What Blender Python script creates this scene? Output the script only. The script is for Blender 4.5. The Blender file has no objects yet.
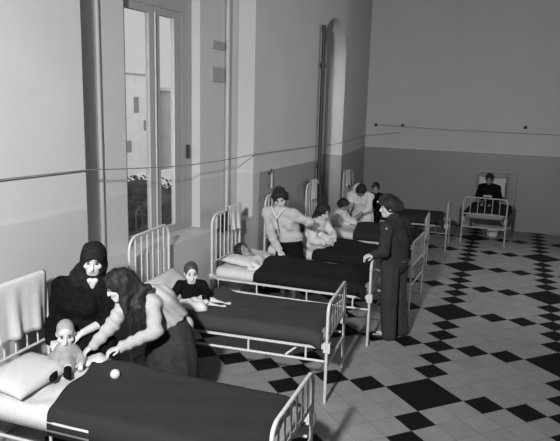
import bpy, bmesh, math, random
import numpy as np
from mathutils import Vector, Matrix

random.seed(7)
SC = bpy.context.scene
COL = SC.collection
R_ = math.radians

# ------------------------------------------------------------------ camera
cam_d = bpy.data.cameras.new('camera')
cam_d.sensor_width = 36.0
cam_d.lens = 609.14 / 560.0 * 36.0
cam_d.clip_end = 300
cam = bpy.data.objects.new('camera', cam_d)
COL.objects.link(cam)
CAM = np.array([3.773, -5.441, 2.659])
yaw, pitch, roll = R_(20.495 + 3.43), R_(10.957), R_(1.507)
cr = np.array([math.cos(yaw), math.sin(yaw), 0.0])
cf = np.array([-math.sin(yaw) * math.cos(pitch), math.cos(yaw) * math.cos(pitch), -math.sin(pitch)])
cu = np.cross(cr, cf)
c_, s_ = math.cos(roll), math.sin(roll)
crr, cuu = c_ * cr + s_ * cu, -s_ * cr + c_ * cu
M = Matrix.Identity(4)
for i in range(3):
    M[i][0], M[i][1], M[i][2], M[i][3] = crr[i], cuu[i], -cf[i], CAM[i]
cam.matrix_world = M
SC.camera = cam

# ------------------------------------------------------------------ light and exposure
world = bpy.data.worlds.new('overcast_sky')
SC.world = world
world.use_nodes = True
world.node_tree.nodes['Background'].inputs[0].default_value = (1, 1, 1, 1)
world.node_tree.nodes['Background'].inputs[1].default_value = 0.69
SC.view_settings.view_transform = 'Standard'
SC.view_settings.look = 'None'
SC.view_settings.gamma = 1.0
SC.view_settings.use_curve_mapping = False
SC.view_settings.exposure = 0.0

def area_light(name, loc, target, size, power):
    d = bpy.data.lights.new(name, 'AREA')
    d.shape = 'DISK'
    d.size = size
    d.energy = power
    o = bpy.data.objects.new(name, d)
    COL.objects.link(o)
    o.location = loc
    o.rotation_euler = (Vector(target) - Vector(loc)).to_track_quat('-Z', 'Y').to_euler()
    return o
flash = area_light('photographer_flash', (2.6, -6.0, 3.7), (0.9, 0.6, 1.3), 0.3, 202)
flash.data.spread = R_(105)
side_lamp = area_light('added_side_light', (7.85, 3.2, 3.3), (0, 3.2, 2.6), 4.6, 25)  # added side light from out of view, brightens the left wall
side_lamp.data.shape = 'RECTANGLE'
side_lamp.data.size_y = 2.6
side_lamp.data.spread = R_(75)
for loc, tgt, sz, pw in (((-1.3, -.15, 2.4), (-.1, 2.1, 2.2), .8, 14), ((-.95, 4.75, 2.4), (-.1, 5.96, 2.3), .7, 11)):
    dl = area_light('recess_daylight', loc, tgt, sz, pw)
    dl.data.shape = 'RECTANGLE'
    dl.data.size_y = 2.4
    dl.data.spread = R_(110)
sun_d = bpy.data.lights.new('hazy_sun', 'SUN')
sun_d.energy = 1.3
sun_d.angle = 0.3
sun = bpy.data.objects.new('hazy_sun', sun_d)
COL.objects.link(sun)
sun.rotation_euler = Vector((-0.8, 0.25, -0.6)).to_track_quat('-Z', 'Y').to_euler()

# ------------------------------------------------------------------ materials (a black and white photograph: greys)
def mat(name, g, rough=0.7, var=0.0, scale=20.0, stretch=(1, 1, 1), bump=0.0, bscale=None, metal=0.0, spec=None):
    m = bpy.data.materials.new(name)
    m.use_nodes = True
    nt = m.node_tree
    b = nt.nodes['Principled BSDF']
    b.inputs['Base Color'].default_value = (g, g, g, 1)
    b.inputs['Roughness'].default_value = rough
    b.inputs['Metallic'].default_value = metal
    if spec is not None:
        b.inputs['Specular IOR Level'].default_value = spec
    tc = nt.nodes.new('ShaderNodeTexCoord')
    mp = nt.nodes.new('ShaderNodeMapping')
    mp.inputs['Scale'].default_value = stretch
    nt.links.new(tc.outputs['Object'], mp.inputs['Vector'])
    nz = nt.nodes.new('ShaderNodeTexNoise')
    nz.inputs['Scale'].default_value = scale
    nz.inputs['Detail'].default_value = 4
    nt.links.new(mp.outputs[0], nz.inputs['Vector'])
    mr = nt.nodes.new('ShaderNodeMapRange')
    mr.inputs['From Min'].default_value = 0.3
    mr.inputs['From Max'].default_value = 0.7
    mr.inputs['To Min'].default_value = max(0.0, g * (1 - var))
    mr.inputs['To Max'].default_value = min(1.0, g * (1 + var))
    nt.links.new(nz.outputs['Fac'], mr.inputs['Value'])
    cc = nt.nodes.new('ShaderNodeCombineColor')
    for k in range(3):
        nt.links.new(mr.outputs[0], cc.inputs[k])
    nt.links.new(cc.outputs[0], b.inputs['Base Color'])
    if bump:
        n2 = nt.nodes.new('ShaderNodeTexNoise')
        n2.inputs['Scale'].default_value = bscale or scale
        n2.inputs['Detail'].default_value = 3
        nt.links.new(mp.outputs[0], n2.inputs['Vector'])
        bp = nt.nodes.new('ShaderNodeBump')
        bp.inputs['Strength'].default_value = bump
        bp.inputs['Distance'].default_value = 0.01
        nt.links.new(n2.outputs['Fac'], bp.inputs['Height'])
        nt.links.new(bp.outputs[0], b.inputs['Normal'])
    return m

MT = dict(
    enamel=mat('white_enamel_iron', 0.55, 0.4, 0.08, 30),
    enamel_grey=mat('grey_enamel_iron', 0.36, 0.45, 0.12, 30),
    ticking=mat('mattress_ticking', 0.30, 0.9, 0.15, 40),
    linen=mat('white_linen', 0.56, 0.9, 0.04, 25, bump=0.25, bscale=18),
    blanket=mat('dark_wool_blanket', 0.026, 0.95, 0.35, 60, (1, 6, 6), bump=0.5, bscale=90, spec=0.2),
    blanket2=mat('charcoal_wool_blanket', 0.030, 0.95, 0.35, 60, (6, 1, 6), bump=0.5, bscale=90, spec=0.2),
    blanket4=mat('grey_wool_blanket', 0.048, 0.95, 0.35, 60, (6, 1, 6), bump=0.5, bscale=90, spec=0.2),
    blanket3=mat('black_wool_blanket', 0.013, 0.95, 0.35, 60, (6, 1, 6), bump=0.5, bscale=90, spec=0.15),
    skin=mat('skin', 0.50, 0.55, 0.05, 30),
    skin_child=mat('child_skin', 0.52, 0.55, 0.05, 30),
    skin_dark=mat('tanned_skin', 0.22, 0.55, 0.08, 30),
    lip=mat('lip', 0.20, 0.5, 0.05),
    eye=mat('dark_eye', 0.03, 0.25, 0.02),
    hair=mat('dark_hair', 0.014, 0.62, 0.6, 30, (1, 1, 0.25), bump=0.6, bscale=60, spec=0.3),
    hair_brown=mat('brown_hair', 0.045, 0.45, 0.6, 30, (1, 1, 0.25), bump=0.8, bscale=45),
    baby_hair=mat('thin_baby_hair', 0.30, 0.6, 0.2, 40),
    black=mat('black_cloth', 0.007, 0.9, 0.4, 30, bump=0.4, bscale=40, spec=0.06),
    darkskirt=mat('dark_skirt_cloth', 0.030, 0.9, 0.3, 20, bump=0.3, spec=0.2),
    scarf=mat('charcoal_scarf', 0.014, 0.85, 0.3, 25, spec=0.08),
    blouse=mat('light_blouse', 0.43, 0.85, 0.05, 20, bump=0.3, bscale=25),
    cardigan=mat('light_knit_cardigan', 0.40, 0.9, 0.12, 60, (1, 1, 5), bump=0.5, bscale=60),
    gown=mat('white_nightgown', 0.60, 0.9, 0.05, 20, bump=0.3, bscale=25),
    babydress=mat('grey_baby_dress', 0.28, 0.9, 0.2, 25, bump=0.3, bscale=25),
    olive=mat('dark_wool_uniform', 0.026, 0.85, 0.25, 50, bump=0.3, bscale=60, spec=0.25),
    olive_l=mat('trouser_wool', 0.034, 0.85, 0.2, 50, bump=0.3, bscale=60, spec=0.25),
    brass=mat('brass_badge', 0.6, 0.3, 0.05, metal=0.6),
    leather=mat('dark_shoe_leather', 0.02, 0.35, 0.1),
    wood=mat('painted_window_wood', 0.30, 0.55, 0.1, 12, (6, 6, 0.6)),
    wood_dark=mat('grey_painted_board', 0.42, 0.6, 0.12, 12, (6, 6, 0.6)),
    pipe=mat('black_iron_pipe', 0.022, 0.5, 0.2),
    wire=mat('dark_cable', 0.2, 0.6, 0.1),
    ceil=mat('ceiling_plaster', 0.6, 0.9, 0.03, 5),
    plaster_out=mat('pale_stucco', 0.80, 0.9, 0.06, 1.5),
    stucco2=mat('grey_stucco', 0.6, 0.9, 0.1, 1.5),
    shade=mat('dark_window_void', 0.3, 0.6, 0.1),
    leaf=mat('dark_foliage', 0.05, 0.8, 0.5, 3, bump=1.0, bscale=6),
    trunk=mat('tree_bark', 0.06, 0.9, 0.3, 8),
    soil=mat('street_ground', 0.22, 0.95, 0.2, 1.5),
    rubber=mat('white_rubber', 0.6, 0.5, 0.03),
    paper=mat('white_paper', 0.75, 0.8, 0.03),
)

def glass_mat():
    m = bpy.data.materials.new('window_glass')
    m.use_nodes = True
    nt = m.node_tree
    for n in list(nt.nodes):
        nt.nodes.remove(n)
    out = nt.nodes.new('ShaderNodeOutputMaterial')
    mx = nt.nodes.new('ShaderNodeMixShader')
    tr = nt.nodes.new('ShaderNodeBsdfTransparent')
    gl = nt.nodes.new('ShaderNodeBsdfGlossy')
    gl.inputs['Roughness'].default_value = 0.02
    tr.inputs['Color'].default_value = (.93, .93, .93, 1)
    mx.inputs[0].default_value = 0.06
    nt.links.new(tr.outputs[0], mx.inputs[1])
    nt.links.new(gl.outputs[0], mx.inputs[2])
    nt.links.new(mx.outputs[0], out.inputs['Surface'])
    return m
MT['glass'] = glass_mat()

def math_node(nt, op, a, b=None):
    n = nt.nodes.new('ShaderNodeMath')
    n.operation = op
    for i, v in enumerate((a, b)):
        if v is None:
            continue
        if isinstance(v, (int, float)):
            n.inputs[i].default_value = v
        else:
            nt.links.new(v, n.inputs[i])
    return n.outputs[0]

def wall_mat(name, up, low, near_low=None, y_split=2.3, dado=1.68):
    """two coats of oil paint: pale above the dado line, darker and shinier below"""
    m = bpy.data.materials.new(name)
    m.use_nodes = True
    nt = m.node_tree
    b = nt.nodes['Principled BSDF']
    ge = nt.nodes.new('ShaderNodeNewGeometry')
    sp = nt.nodes.new('ShaderNodeSeparateXYZ')
    nt.links.new(ge.outputs['Position'], sp.inputs[0])
    nz = nt.nodes.new('ShaderNodeTexNoise')
    nz.inputs['Scale'].default_value = 1.6
    nz.inputs['Detail'].default_value = 6
    nt.links.new(ge.outputs['Position'], nz.inputs['Vector'])
    nf = nt.nodes.new('ShaderNodeTexNoise')
    nf.inputs['Scale'].default_value = 30
    nf.inputs['Detail'].default_value = 5
    nt.links.new(ge.outputs['Position'], nf.inputs['Vector'])
    wob = math_node(nt, 'MULTIPLY', math_node(nt, 'SUBTRACT', nf.outputs['Fac'], 0.5), 0.008)
    z = math_node(nt, 'ADD', sp.outputs[2], wob)
    below = math_node(nt, 'LESS_THAN', z, dado)
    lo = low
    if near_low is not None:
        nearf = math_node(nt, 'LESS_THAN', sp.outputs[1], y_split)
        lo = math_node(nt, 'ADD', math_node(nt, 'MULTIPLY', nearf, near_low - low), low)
    stripe = math_node(nt, 'MULTIPLY', math_node(nt, 'LESS_THAN', z, dado + 0.05), 0.025)
    upv = math_node(nt, 'ADD', up, stripe)
    g = math_node(nt, 'ADD', math_node(nt, 'MULTIPLY', below, lo), math_node(nt, 'MULTIPLY', math_node(nt, 'SUBTRACT', 1.0, below), upv))
    mot = math_node(nt, 'ADD', math_node(nt, 'MULTIPLY', nz.outputs['Fac'], 0.16), 0.92)
    mot = math_node(nt, 'MULTIPLY', mot, math_node(nt, 'ADD', math_node(nt, 'MULTIPLY', nf.outputs['Fac'], 0.1), 0.95))
    g = math_node(nt, 'MULTIPLY', g, mot)
    cc = nt.nodes.new('ShaderNodeCombineColor')
    for k in range(3):
        nt.links.new(g, cc.inputs[k])
    nt.links.new(cc.outputs[0], b.inputs['Base Color'])
    rg = math_node(nt, 'SUBTRACT', 0.75, math_node(nt, 'MULTIPLY', below, 0.3))
    nt.links.new(rg, b.inputs['Roughness'])
    return m
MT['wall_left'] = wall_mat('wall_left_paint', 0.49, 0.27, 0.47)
MT['wall_back'] = wall_mat('wall_back_paint', 0.50, 0.235)

def floor_mat():
    m = bpy.data.materials.new('diagonal_tile_floor')
    m.use_nodes = True
    nt = m.node_tree
    b = nt.nodes['Principled BSDF']
    ge = nt.nodes.new('ShaderNodeNewGeometry')
    sp = nt.nodes.new('ShaderNodeSeparateXYZ')
    nt.links.new(ge.outputs['Position'], sp.inputs[0])
    U = 0.36
    th = R_(3.43)
    x = math_node(nt, 'SUBTRACT', sp.outputs[0], 2.885)
    y = sp.outputs[1]
    a = math_node(nt, 'ADD', math_node(nt, 'MULTIPLY', x, math.cos(th) / U), math_node(nt, 'MULTIPLY', y, math.sin(th) / U))
    c = math_node(nt, 'SUBTRACT', math_node(nt, 'MULTIPLY', y, math.cos(th) / U), math_node(nt, 'MULTIPLY', x, math.sin(th) / U))
    s = math_node(nt, 'ADD', math_node(nt, 'ADD', a, c), 70.0)
    t = math_node(nt, 'ADD', math_node(nt, 'SUBTRACT', a, c), 70.0)
    i = math_node(nt, 'MODULO', math_node(nt, 'FLOOR', s), 7.0)
    j = math_node(nt, 'MODULO', math_node(nt, 'FLOOR', t), 7.0)
    e1 = math_node(nt, 'COMPARE', i, j); e1.node.inputs[2].default_value = 0.1
    e2 = math_node(nt, 'COMPARE', math_node(nt, 'ADD', i, j), 6.0); e2.node.inputs[2].default_value = 0.1
    blk = math_node(nt, 'MAXIMUM', e1, e2)
    # per tile tone
    wn = nt.nodes.new('ShaderNodeTexWhiteNoise')
    wn.noise_dimensions = '2D'
    cv = nt.nodes.new('ShaderNodeCombineXYZ')
    nt.links.new(math_node(nt, 'FLOOR', s), cv.inputs[0])
    nt.links.new(math_node(nt, 'FLOOR', t), cv.inputs[1])
    nt.links.new(cv.outputs[0], wn.inputs['Vector'])
    nz = nt.nodes.new('ShaderNodeTexNoise')
    nz.inputs['Scale'].default_value = 7
    nz.inputs['Detail'].default_value = 6
    nt.links.new(ge.outputs['Position'], nz.inputs['Vector'])
    tone = math_node(nt, 'ADD', math_node(nt, 'ADD', math_node(nt, 'MULTIPLY', wn.outputs['Value'], 0.14), 0.72), math_node(nt, 'MULTIPLY', nz.outputs['Fac'], 0.42))
    white = math_node(nt, 'MULTIPLY', tone, 0.27)
    black = math_node(nt, 'MULTIPLY', tone, 0.008)
    # joints
    fs = math_node(nt, 'ABSOLUTE', math_node(nt, 'SUBTRACT', math_node(nt, 'FRACT', s), 0.5))
    ft = math_node(nt, 'ABSOLUTE', math_node(nt, 'SUBTRACT', math_node(nt, 'FRACT', t), 0.5))
    joint = math_node(nt, 'GREATER_THAN', math_node(nt, 'MAXIMUM', fs, ft), 0.488)
    white = math_node(nt, 'MULTIPLY', white, math_node(nt, 'SUBTRACT', 1.0, math_node(nt, 'MULTIPLY', joint, 0.4)))
    g = math_node(nt, 'ADD', math_node(nt, 'MULTIPLY', blk, black), math_node(nt, 'MULTIPLY', math_node(nt, 'SUBTRACT', 1.0, blk), white))
    cc = nt.nodes.new('ShaderNodeCombineColor')
    for k in range(3):
        nt.links.new(g, cc.inputs[k])
    nt.links.new(cc.outputs[0], b.inputs['Base Color'])
    b.inputs['Roughness'].default_value = 0.6
    b.inputs['Specular IOR Level'].default_value = 0.12
    return m
MT['floor'] = floor_mat()

# ------------------------------------------------------------------ object helpers
def link(name, me, parent=None):
    o = bpy.data.objects.new(name, me)
    COL.objects.link(o)
    if parent is not None:
        o.parent = parent
    return o

def tag(o, label=None, cat=None, group=None, kind=None):
    for k, v in (('label', label), ('category', cat), ('group', group), ('kind', kind)):
        if v:
            o[k] = v
    return o

def empty(name, loc, label, cat, group=None):
    o = bpy.data.objects.new(name, None)
    COL.objects.link(o)
    o.location = loc
    bpy.context.view_layer.update()
    return tag(o, label, cat, group)

def mesh_from(name, verts, faces, material, parent=None, smooth=True):
    """verts are world coordinates; the object is placed at the parent's base"""
    v = np.asarray(verts, float)
    if parent is not None:
        p = parent
        off = np.zeros(3)
        while p is not None:
            off += np.array(p.location)
            p = p.parent
        v = v - off
    me = bpy.data.meshes.new(name)
    me.from_pydata(v.tolist(), [], faces if isinstance(faces, list) else faces.tolist())
    me.materials.append(material)
    if smooth:
        me.polygons.foreach_set('use_smooth', [True] * len(me.polygons))
    me.update()
    return link(name, me, parent)

class MB:
    """collects shapes for one mesh object"""
    def __init__(self):
        self.v, self.f = [], []
    def add(self, vs, fs):
        n = len(self.v)
        self.v += [tuple(map(float, p)) for p in vs]
        self.f += [tuple(int(i) + n for i in q) for q in fs]
        return self
    def box(self, lo, hi, frame=None):
        (x0, y0, z0), (x1, y1, z1) = lo, hi
        vs = [(x0, y0, z0), (x1, y0, z0), (x1, y1, z0), (x0, y1, z0), (x0, y0, z1), (x1, y0, z1), (x1, y1, z1), (x0, y1, z1)]
        if frame:
            vs = [frame(*p) for p in vs]
        return self.add(vs, [(0, 3, 2, 1), (4, 5, 6, 7), (0, 1, 5, 4), (1, 2, 6, 5), (2, 3, 7, 6), (3, 0, 4, 7)])
    def tube(self, pts, r, n=10, r_end=None):
        pts = [np.array(p, float) for p in pts]
        vs, fs = [], []
        m = len(pts)
        prev = None
        for i, p in enumerate(pts):
            t = pts[min(i + 1, m - 1)] - pts[max(i - 1, 0)]
            t /= np.linalg.norm(t) + 1e-9
            if prev is None:
                a = np.cross(t, (0, 0, 1) if abs(t[2]) < .9 else (1, 0, 0))
            else:
                a = prev - t * prev.dot(t)
            a /= np.linalg.norm(a)
            prev = a
            b = np.cross(t, a)
            rr = r if r_end is None else r + (r_end - r) * i / (m - 1)
            for k in range(n):
                q = 2 * math.pi * k / n
                vs.append(p + rr * (math.cos(q) * a + math.sin(q) * b))
        for i in range(m - 1):
            for k in range(n):
                k2 = (k + 1) % n
                fs.append((i * n + k, i * n + k2, (i + 1) * n + k2, (i + 1) * n + k))
        fs.append(tuple(reversed(range(n))))
        fs.append(tuple((m - 1) * n + k for k in range(n)))
        return self.add(vs, fs)
    def ball(self, c, r, n=12, sq=(1, 1, 1)):
        vs, fs = [], []
        for i in range(n + 1):
            th = math.pi * i / n
            for k in range(2 * n):
                ph = math.pi * k / n
                vs.append((c[0] + r * sq[0] * math.sin(th) * math.cos(ph), c[1] + r * sq[1] * math.sin(th) * math.sin(ph), c[2] + r * sq[2] * math.cos(th)))
        for i in range(n):
            for k in range(2 * n):
                k2 = (k + 1) % (2 * n)
                fs.append((i * 2 * n + k, (i + 1) * 2 * n + k, (i + 1) * 2 * n + k2, i * 2 * n + k2))
        return self.add(vs, fs)
    def build(self, name, material, parent=None, smooth=True):
        o = mesh_from(name, self.v, self.f, material, parent, smooth)
        if smooth:
            o.data.set_sharp_from_angle(angle=R_(40)) if hasattr(o.data, 'set_sharp_from_angle') else None
        return o

def grid_faces(nu, nv, closed_v=False):
    f = []
    for i in range(nu - 1):
        for j in range(nv - (0 if closed_v else 1)):
            j2 = (j + 1) % nv
            f.append((i * nv + j, (i + 1) * nv + j, (i + 1) * nv + j2, i * nv + j2))
    return f

def solid_grid(P, thick):
    """P: (nu,nv,3) sheet -> closed slab of that thickness"""
    nu, nv = P.shape[:2]
    du = np.gradient(P, axis=0)
    dv = np.gradient(P, axis=1)
    N = np.cross(du, dv)
    N /= np.linalg.norm(N, axis=2, keepdims=True) + 1e-9
    A = (P + N * thick / 2).reshape(-1, 3)
    B = (P - N * thick / 2).reshape(-1, 3)
    n = nu * nv
    f = grid_faces(nu, nv)
    g = [tuple(reversed([k + n for k in q])) for q in f]
    e = []
    ring = [i * nv for i in range(nu)] + [(nu - 1) * nv + j for j in range(1, nv)] + [i * nv + nv - 1 for i in range(nu - 2, -1, -1)] + [j for j in range(nv - 2, 0, -1)]
    for k in range(len(ring)):
        a, b = ring[k], ring[(k + 1) % len(ring)]
        e.append((b, a, a + n, b + n))
    return np.vstack([A, B]), f + g + e

# ------------------------------------------------------------------ the room
YB, XR, YF, ZC = 8.75, 8.0, -9.5, 5.8

def boolean_wall(name, box, cutters, material):
    me = bpy.data.meshes.new(name)
    o = bpy.data.objects.new(name, me)
    b = MB().box(*box)
    me.from_pydata(b.v, [], b.f)
    me.materials.append(material)
    COL.objects.link(o)
    tmp = []
    for vs, fs in cutters:
        cm = bpy.data.meshes.new('cut')
        cm.from_pydata(vs, [], fs)
        bm = bmesh.new(); bm.from_mesh(cm); bmesh.ops.recalc_face_normals(bm, faces=bm.faces); bm.to_mesh(cm); bm.free()
        co = bpy.data.objects.new('cut', cm)
        COL.objects.link(co)
        md = o.modifiers.new('b', 'BOOLEAN')
        md.operation = 'DIFFERENCE'
        md.solver = 'EXACT'
        md.object = co
        tmp.append(co)
    bpy.context.view_layer.update()
    dg = bpy.context.evaluated_depsgraph_get()
    nm = bpy.data.meshes.new_from_object(o.evaluated_get(dg))
    o.modifiers.clear()
    o.data = nm
    nm.name = name
    for co in tmp:
        bpy.data.objects.remove(co)
    o['kind'] = 'structure'
    return o

def arch_cut(x0, x1, y0, y1, z0, zs, rise):
    """box with an arched top: springs at zs, rises by `rise`"""
    n = 24
    prof = [(y0, z0), (y1, z0)]
    for k in range(n + 1):
        a = math.pi * k / n
        prof.append(((y0 + y1) / 2 + (y1 - y0) / 2 * math.cos(a), zs + rise * math.sin(a)))
    m = len(prof)
    vs = [(x0, y, z) for y, z in prof] + [(x1, y, z) for y, z in prof]
    fs = [tuple(range(m)), tuple(reversed(range(m, 2 * m)))] + [(i, (i + 1) % m, m + (i + 1) % m, m + i) for i in range(m)]
    return vs, fs

cuts = [arch_cut(-0.25, 0.2, -1.22, 2.10, 1.07, 4.3, 1.1),
        arch_cut(-0.9, -0.2, -0.33, 1.11, 1.07, 4.0, 0.6),
        arch_cut(-0.38, 0.2, 4.66, 5.95, -0.2, 3.5, 0.66),
        arch_cut(-0.9, -0.3, 4.84, 5.78, 0.9, 3.6, 0.02)]
cuts.append(([(0.3, 5.96, -.2), (0, 5.96, -.2), (-.36, 8.8, -.2), (0.3, 8.8, -.2), (0.3, 5.96, 6), (0, 5.96, 6), (-.36, 8.8, 6), (0.3, 8.8, 6)], [(0, 3, 2, 1), (4, 5, 6, 7), (0, 1, 5, 4), (1, 2, 6, 5), (2, 3, 7, 6), (3, 0, 4, 7)]))
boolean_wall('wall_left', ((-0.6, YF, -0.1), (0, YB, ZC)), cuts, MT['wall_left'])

def struct(name, mb, m, smooth=False):
    return tag(mb.build(name, m, smooth=smooth), kind='structure')
struct('floor', MB().box((-0.6, YF, -0.1), (XR, YB, 0)), MT['floor'])
struct('wall_back', MB().box((-0.6, YB, -0.1), (XR, YB + 0.3, ZC)), MT['wall_back'])
boolean_wall('wall_right', ((XR, YF, -0.1), (XR + 0.3, YB + 0.3, ZC)), [arch_cut(XR - .2, XR + .6, .8, 5.6, 1.9, 4.7, .02)], MT['wall_back'])  # opening added in the unseen right wall for the side light
w3 = MB()  # unseen window frame, added to go with the side light
for k in range(5):
    w3.box((XR + .1, .8 + 1.185 * k, 1.9), (XR + .16, .86 + 1.185 * k, 4.7))
for z in (1.9, 3.3, 4.64):
    w3.box((XR + .11, .86, z), (XR + .15, 5.54, z + .06))
struct('added_window_3', w3, MT['wood'])
struct('wall_front', MB().box((-0.6, YF - 0.3, -0.1), (XR + 0.3, YF, ZC)), MT['wall_back'])
struct('ceiling', MB().box((-0.6, YF - 0.3, ZC), (XR + 0.3, YB + 0.3, ZC + 0.2)), MT['ceil'])
struct('trim_1', MB().box((-0.249, -1.13, 1.07), (-0.215, -0.90, 5.2)), MT['wood_dark'])          # board at the near side of the recess
struct('trim_2', MB().tube([(-0.235, -0.74, 1.07), (-0.235, -0.74, 5.2)], 0.022, 10), MT['wood'], True)
struct('trim_3', MB().tube([(-0.215, 1.74, 1.07), (-0.215, 1.74, 5.2)], 0.028, 10), MT['wood_dark'], True)

# window: fixed frame, two casements, transom rail
wn = link('window_1', None); wn.location = (-0.40, 0.39, 1.07); wn['kind'] = 'structure'
bpy.context.view_layer.update()
fr = MB()
fr.box((-0.45, -0.33, 1.07), (-0.37, -0.22, 4.6)).box((-0.45, 0.90, 1.07), (-0.37, 1.11, 4.6))
fr.box((-0.45, -0.22, 1.07), (-0.37, 0.90, 1.10)).box((-0.46, -0.22, 3.66), (-0.36, 0.90, 3.80))
fr.build('window_frame', MT['wood'], wn, smooth=False)
for (ya, yb, sa, sb) in ((-0.22, 0.345, 0.06, 0.085), (0.355, 0.90, 0.10, 0.155)):
    sh = MB()
    sh.box((-0.43, ya, 1.10), (-0.375, ya + sa, 3.66)).box((-0.43, yb - sb, 1.10), (-0.375, yb, 3.66))
    sh.box((-0.43, ya + sa, 1.10), (-0.375, yb - sb, 1.16)).box((-0.43, ya + sa, 3.58), (-0.375, yb - sb, 3.66))
    so = sh.build('casement', MT['wood'], wn, smooth=False)
    MB().box((-0.405, ya + sa, 1.16), (-0.401, yb - sb, 3.58)).build('pane', MT['glass'], so, smooth=False)
MB().tube([(-0.36, 0.35, 1.2), (-0.36, 0.35, 3.6)], 0.012).build('cover_moulding', MT['wood_dark'], wn)
MB().box((-0.375, 0.98, 1.95), (-0.33, 1.0, 2.12)).build('window_handle', MT['pipe'], wn, smooth=False)
dn = link('window_2', None); dn.location = (-0.42, 5.3, 0); dn['kind'] = 'structure'
bpy.context.view_layer.update()
sh = MB()
for (ya, yb) in ((4.84, 4.92), (5.26, 5.34), (5.70, 5.78)):
    sh.box((-0.45, ya, .9), (-0.39, yb, 3.6))
for (za, zb) in ((.9, 1.02), (2.2, 2.27), (3.5, 3.6)):
    sh.box((-0.45, 4.92, za), (-0.39, 5.70, zb))
sh.build('window_frame', MT['wood'], dn, smooth=False)
MB().box((-0.425, 4.92, 1.02), (-0.421, 5.70, 3.5)).build('pane', MT['glass'], dn, smooth=False)
# outdoors seen through the window
tag(MB().box((-80, -20, -6.4), (-1.5, 90, -6.0)).build('street_ground', MT['soil'], smooth=False), kind='structure')
def out_house(x, y0, y1, z1, label, m, wins):
    h = empty('apartment_house', (x, (y0 + y1) / 2, -6.0), label, 'building')
    MB().box((x - 6, y0, -6.0), (x, y1, z1)).build('wall', m, h, smooth=False)
    MB().box((x - 6, y0 - .15, z1 - .25), (x + .2, y1 + .15, z1)).build('cornice', MT['plaster_out'], h, smooth=False)
    for (ya, za, w, hh) in wins:
        MB().box((x - .05, ya, za), (x + .03, ya + w, za + hh)).build('window', MT['shade'], h, smooth=False)
out_house(-26, 26, 36.5, 4.8, 'pale flat-roofed house seen through the left window panes', MT['plaster_out'],
          [(31.6, 1.6, 0.7, 1.3), (33.4, 1.6, 0.6, 1.2), (32.3, -1.4, 0.7, 0.9), (34.6, 0.2, 0.6, 0.8), (30.2, 0.6, .6, .9)])
out_house(-24, 37, 52, 3.6, 'grey house with dark windows beyond the right window panes', MT['stucco2'],
          [(38.2 + k * 1.7, 1.2, 0.8, 1.4) for k in range(7)])
gw = MB().box((-15, 14, -6.0), (-14.7, 40, -1.0))
tag(gw.build('garden_wall', MT['plaster_out'], smooth=False), 'pale garden wall beyond the window, below the houses', 'wall')
def tree(x, y, z1, r, label, seed):
    t = empty('tree', (x, y, -6.0), label, 'tree', None)
    MB().tube([(x, y, -6.0), (x + .1, y, -2.6)], .16, 8, .1).build('trunk', MT['trunk'], t)
    rnd = random.Random(seed)
    mb = MB()
    for k in range(1500):
        a, b = rnd.uniform(0, 6.28), rnd.uniform(-1, 1)
        rr = r * rnd.uniform(.35, 1)
        q = math.sqrt(1 - b * b)
        c = np.array((x + rr * q * math.cos(a), y + rr * q * math.sin(a), z1 - r + rr * b))
        n = np.array([rnd.uniform(-1, 1) for _ in range(3)]); n /= np.linalg.norm(n)
        s = np.cross(n, (0.3, .5, .8)); s /= np.linalg.norm(s); w = np.cross(n, s)
        L = rnd.uniform(.06, .12)
        mb.add([c - s * L, c - w * L * .4, c + s * L, c + w * L * .4, c + n * .05], [(0, 1, 4), (1, 2, 4), (2, 3, 4), (3, 0, 4), (3, 2, 1, 0)])
    mb.ball((x, y, z1 - r), r * .82, 12)
    mb.build('foliage', MT['leaf'], t, smooth=False)
tree(-9.5, 12.2, 0.15, 1.7, 'dark leafy tree outside the window, nearest its left jamb', 1)
tree(-9.0, 14.6, -0.1, 1.7, 'dark leafy tree outside, behind the middle window post', 2)
tree(-8.0, 16.6, 0.05, 1.6, 'dark leafy tree outside, seen through the right casement', 3)

for (za, zb, lab) in ((3.30, 3.40, 'small grey square plate high on the window recess wall'), (2.90, 3.08, 'taller grey plate on the window recess wall, below the square one')):
    vm = MB().box((-.25, 1.38, za), (-.225, 1.68, zb))
    v_ = tag(vm.build('wall_plate', MT['wood'], smooth=False), lab, 'plate', 'plates in the window recess')
# pipe, wires, hooks
pp = MB().tube([(.07, 4.53, 0), (.07, 4.53, 3.75), (.06, 4.53, 3.95)], .034, 12)
pp.tube([(.07, 4.53, 3.25), (.07, 4.53, 3.33)], .048, 12).tube([(.07, 4.53, 1.55), (.07, 4.53, 1.62)], .048, 12)
pipe = tag(pp.build('drain_pipe', MT['pipe']), 'black iron pipe running up the left wall beside the arched recess', 'pipe')
wp = [(.03, -9.0, 2.1), (.03, -2.0, 2.04), (.025, -1.22, 2.03)]
for k in range(1, 12):
    t = k / 12
    wp.append((.03, -1.22 + 3.32 * t, 2.03 - .08 * t - .05 * math.sin(math.pi * t)))
wp += [(.03, 2.1, 1.95), (.03, 4.5, 1.94), (.12, 4.53, 1.94), (.03, 4.6, 1.935), (.03, 5.3, 1.92), (.0, 6.0, 1.93), (-.22, 7.9, 1.94), (-.30, 8.70, 1.94), (.5, 8.72, 2.05)]
tag(MB().tube(wp, .0055, 6).build('electric_cable', MT['wire']), 'thin dark cable strung along the left wall across the window', 'cable')
tag(MB().tube([(-.14, 8.73, 2.2), (.5, 8.71, 2.19), (1.49, 8.72, 2.155), (3.59, 8.72, 2.14), (7.9, 8.72, 2.15)], .006, 6).build('electric_cable', MT['wire']), 'thin cable running level along the far wall above the dado', 'cable')
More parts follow.
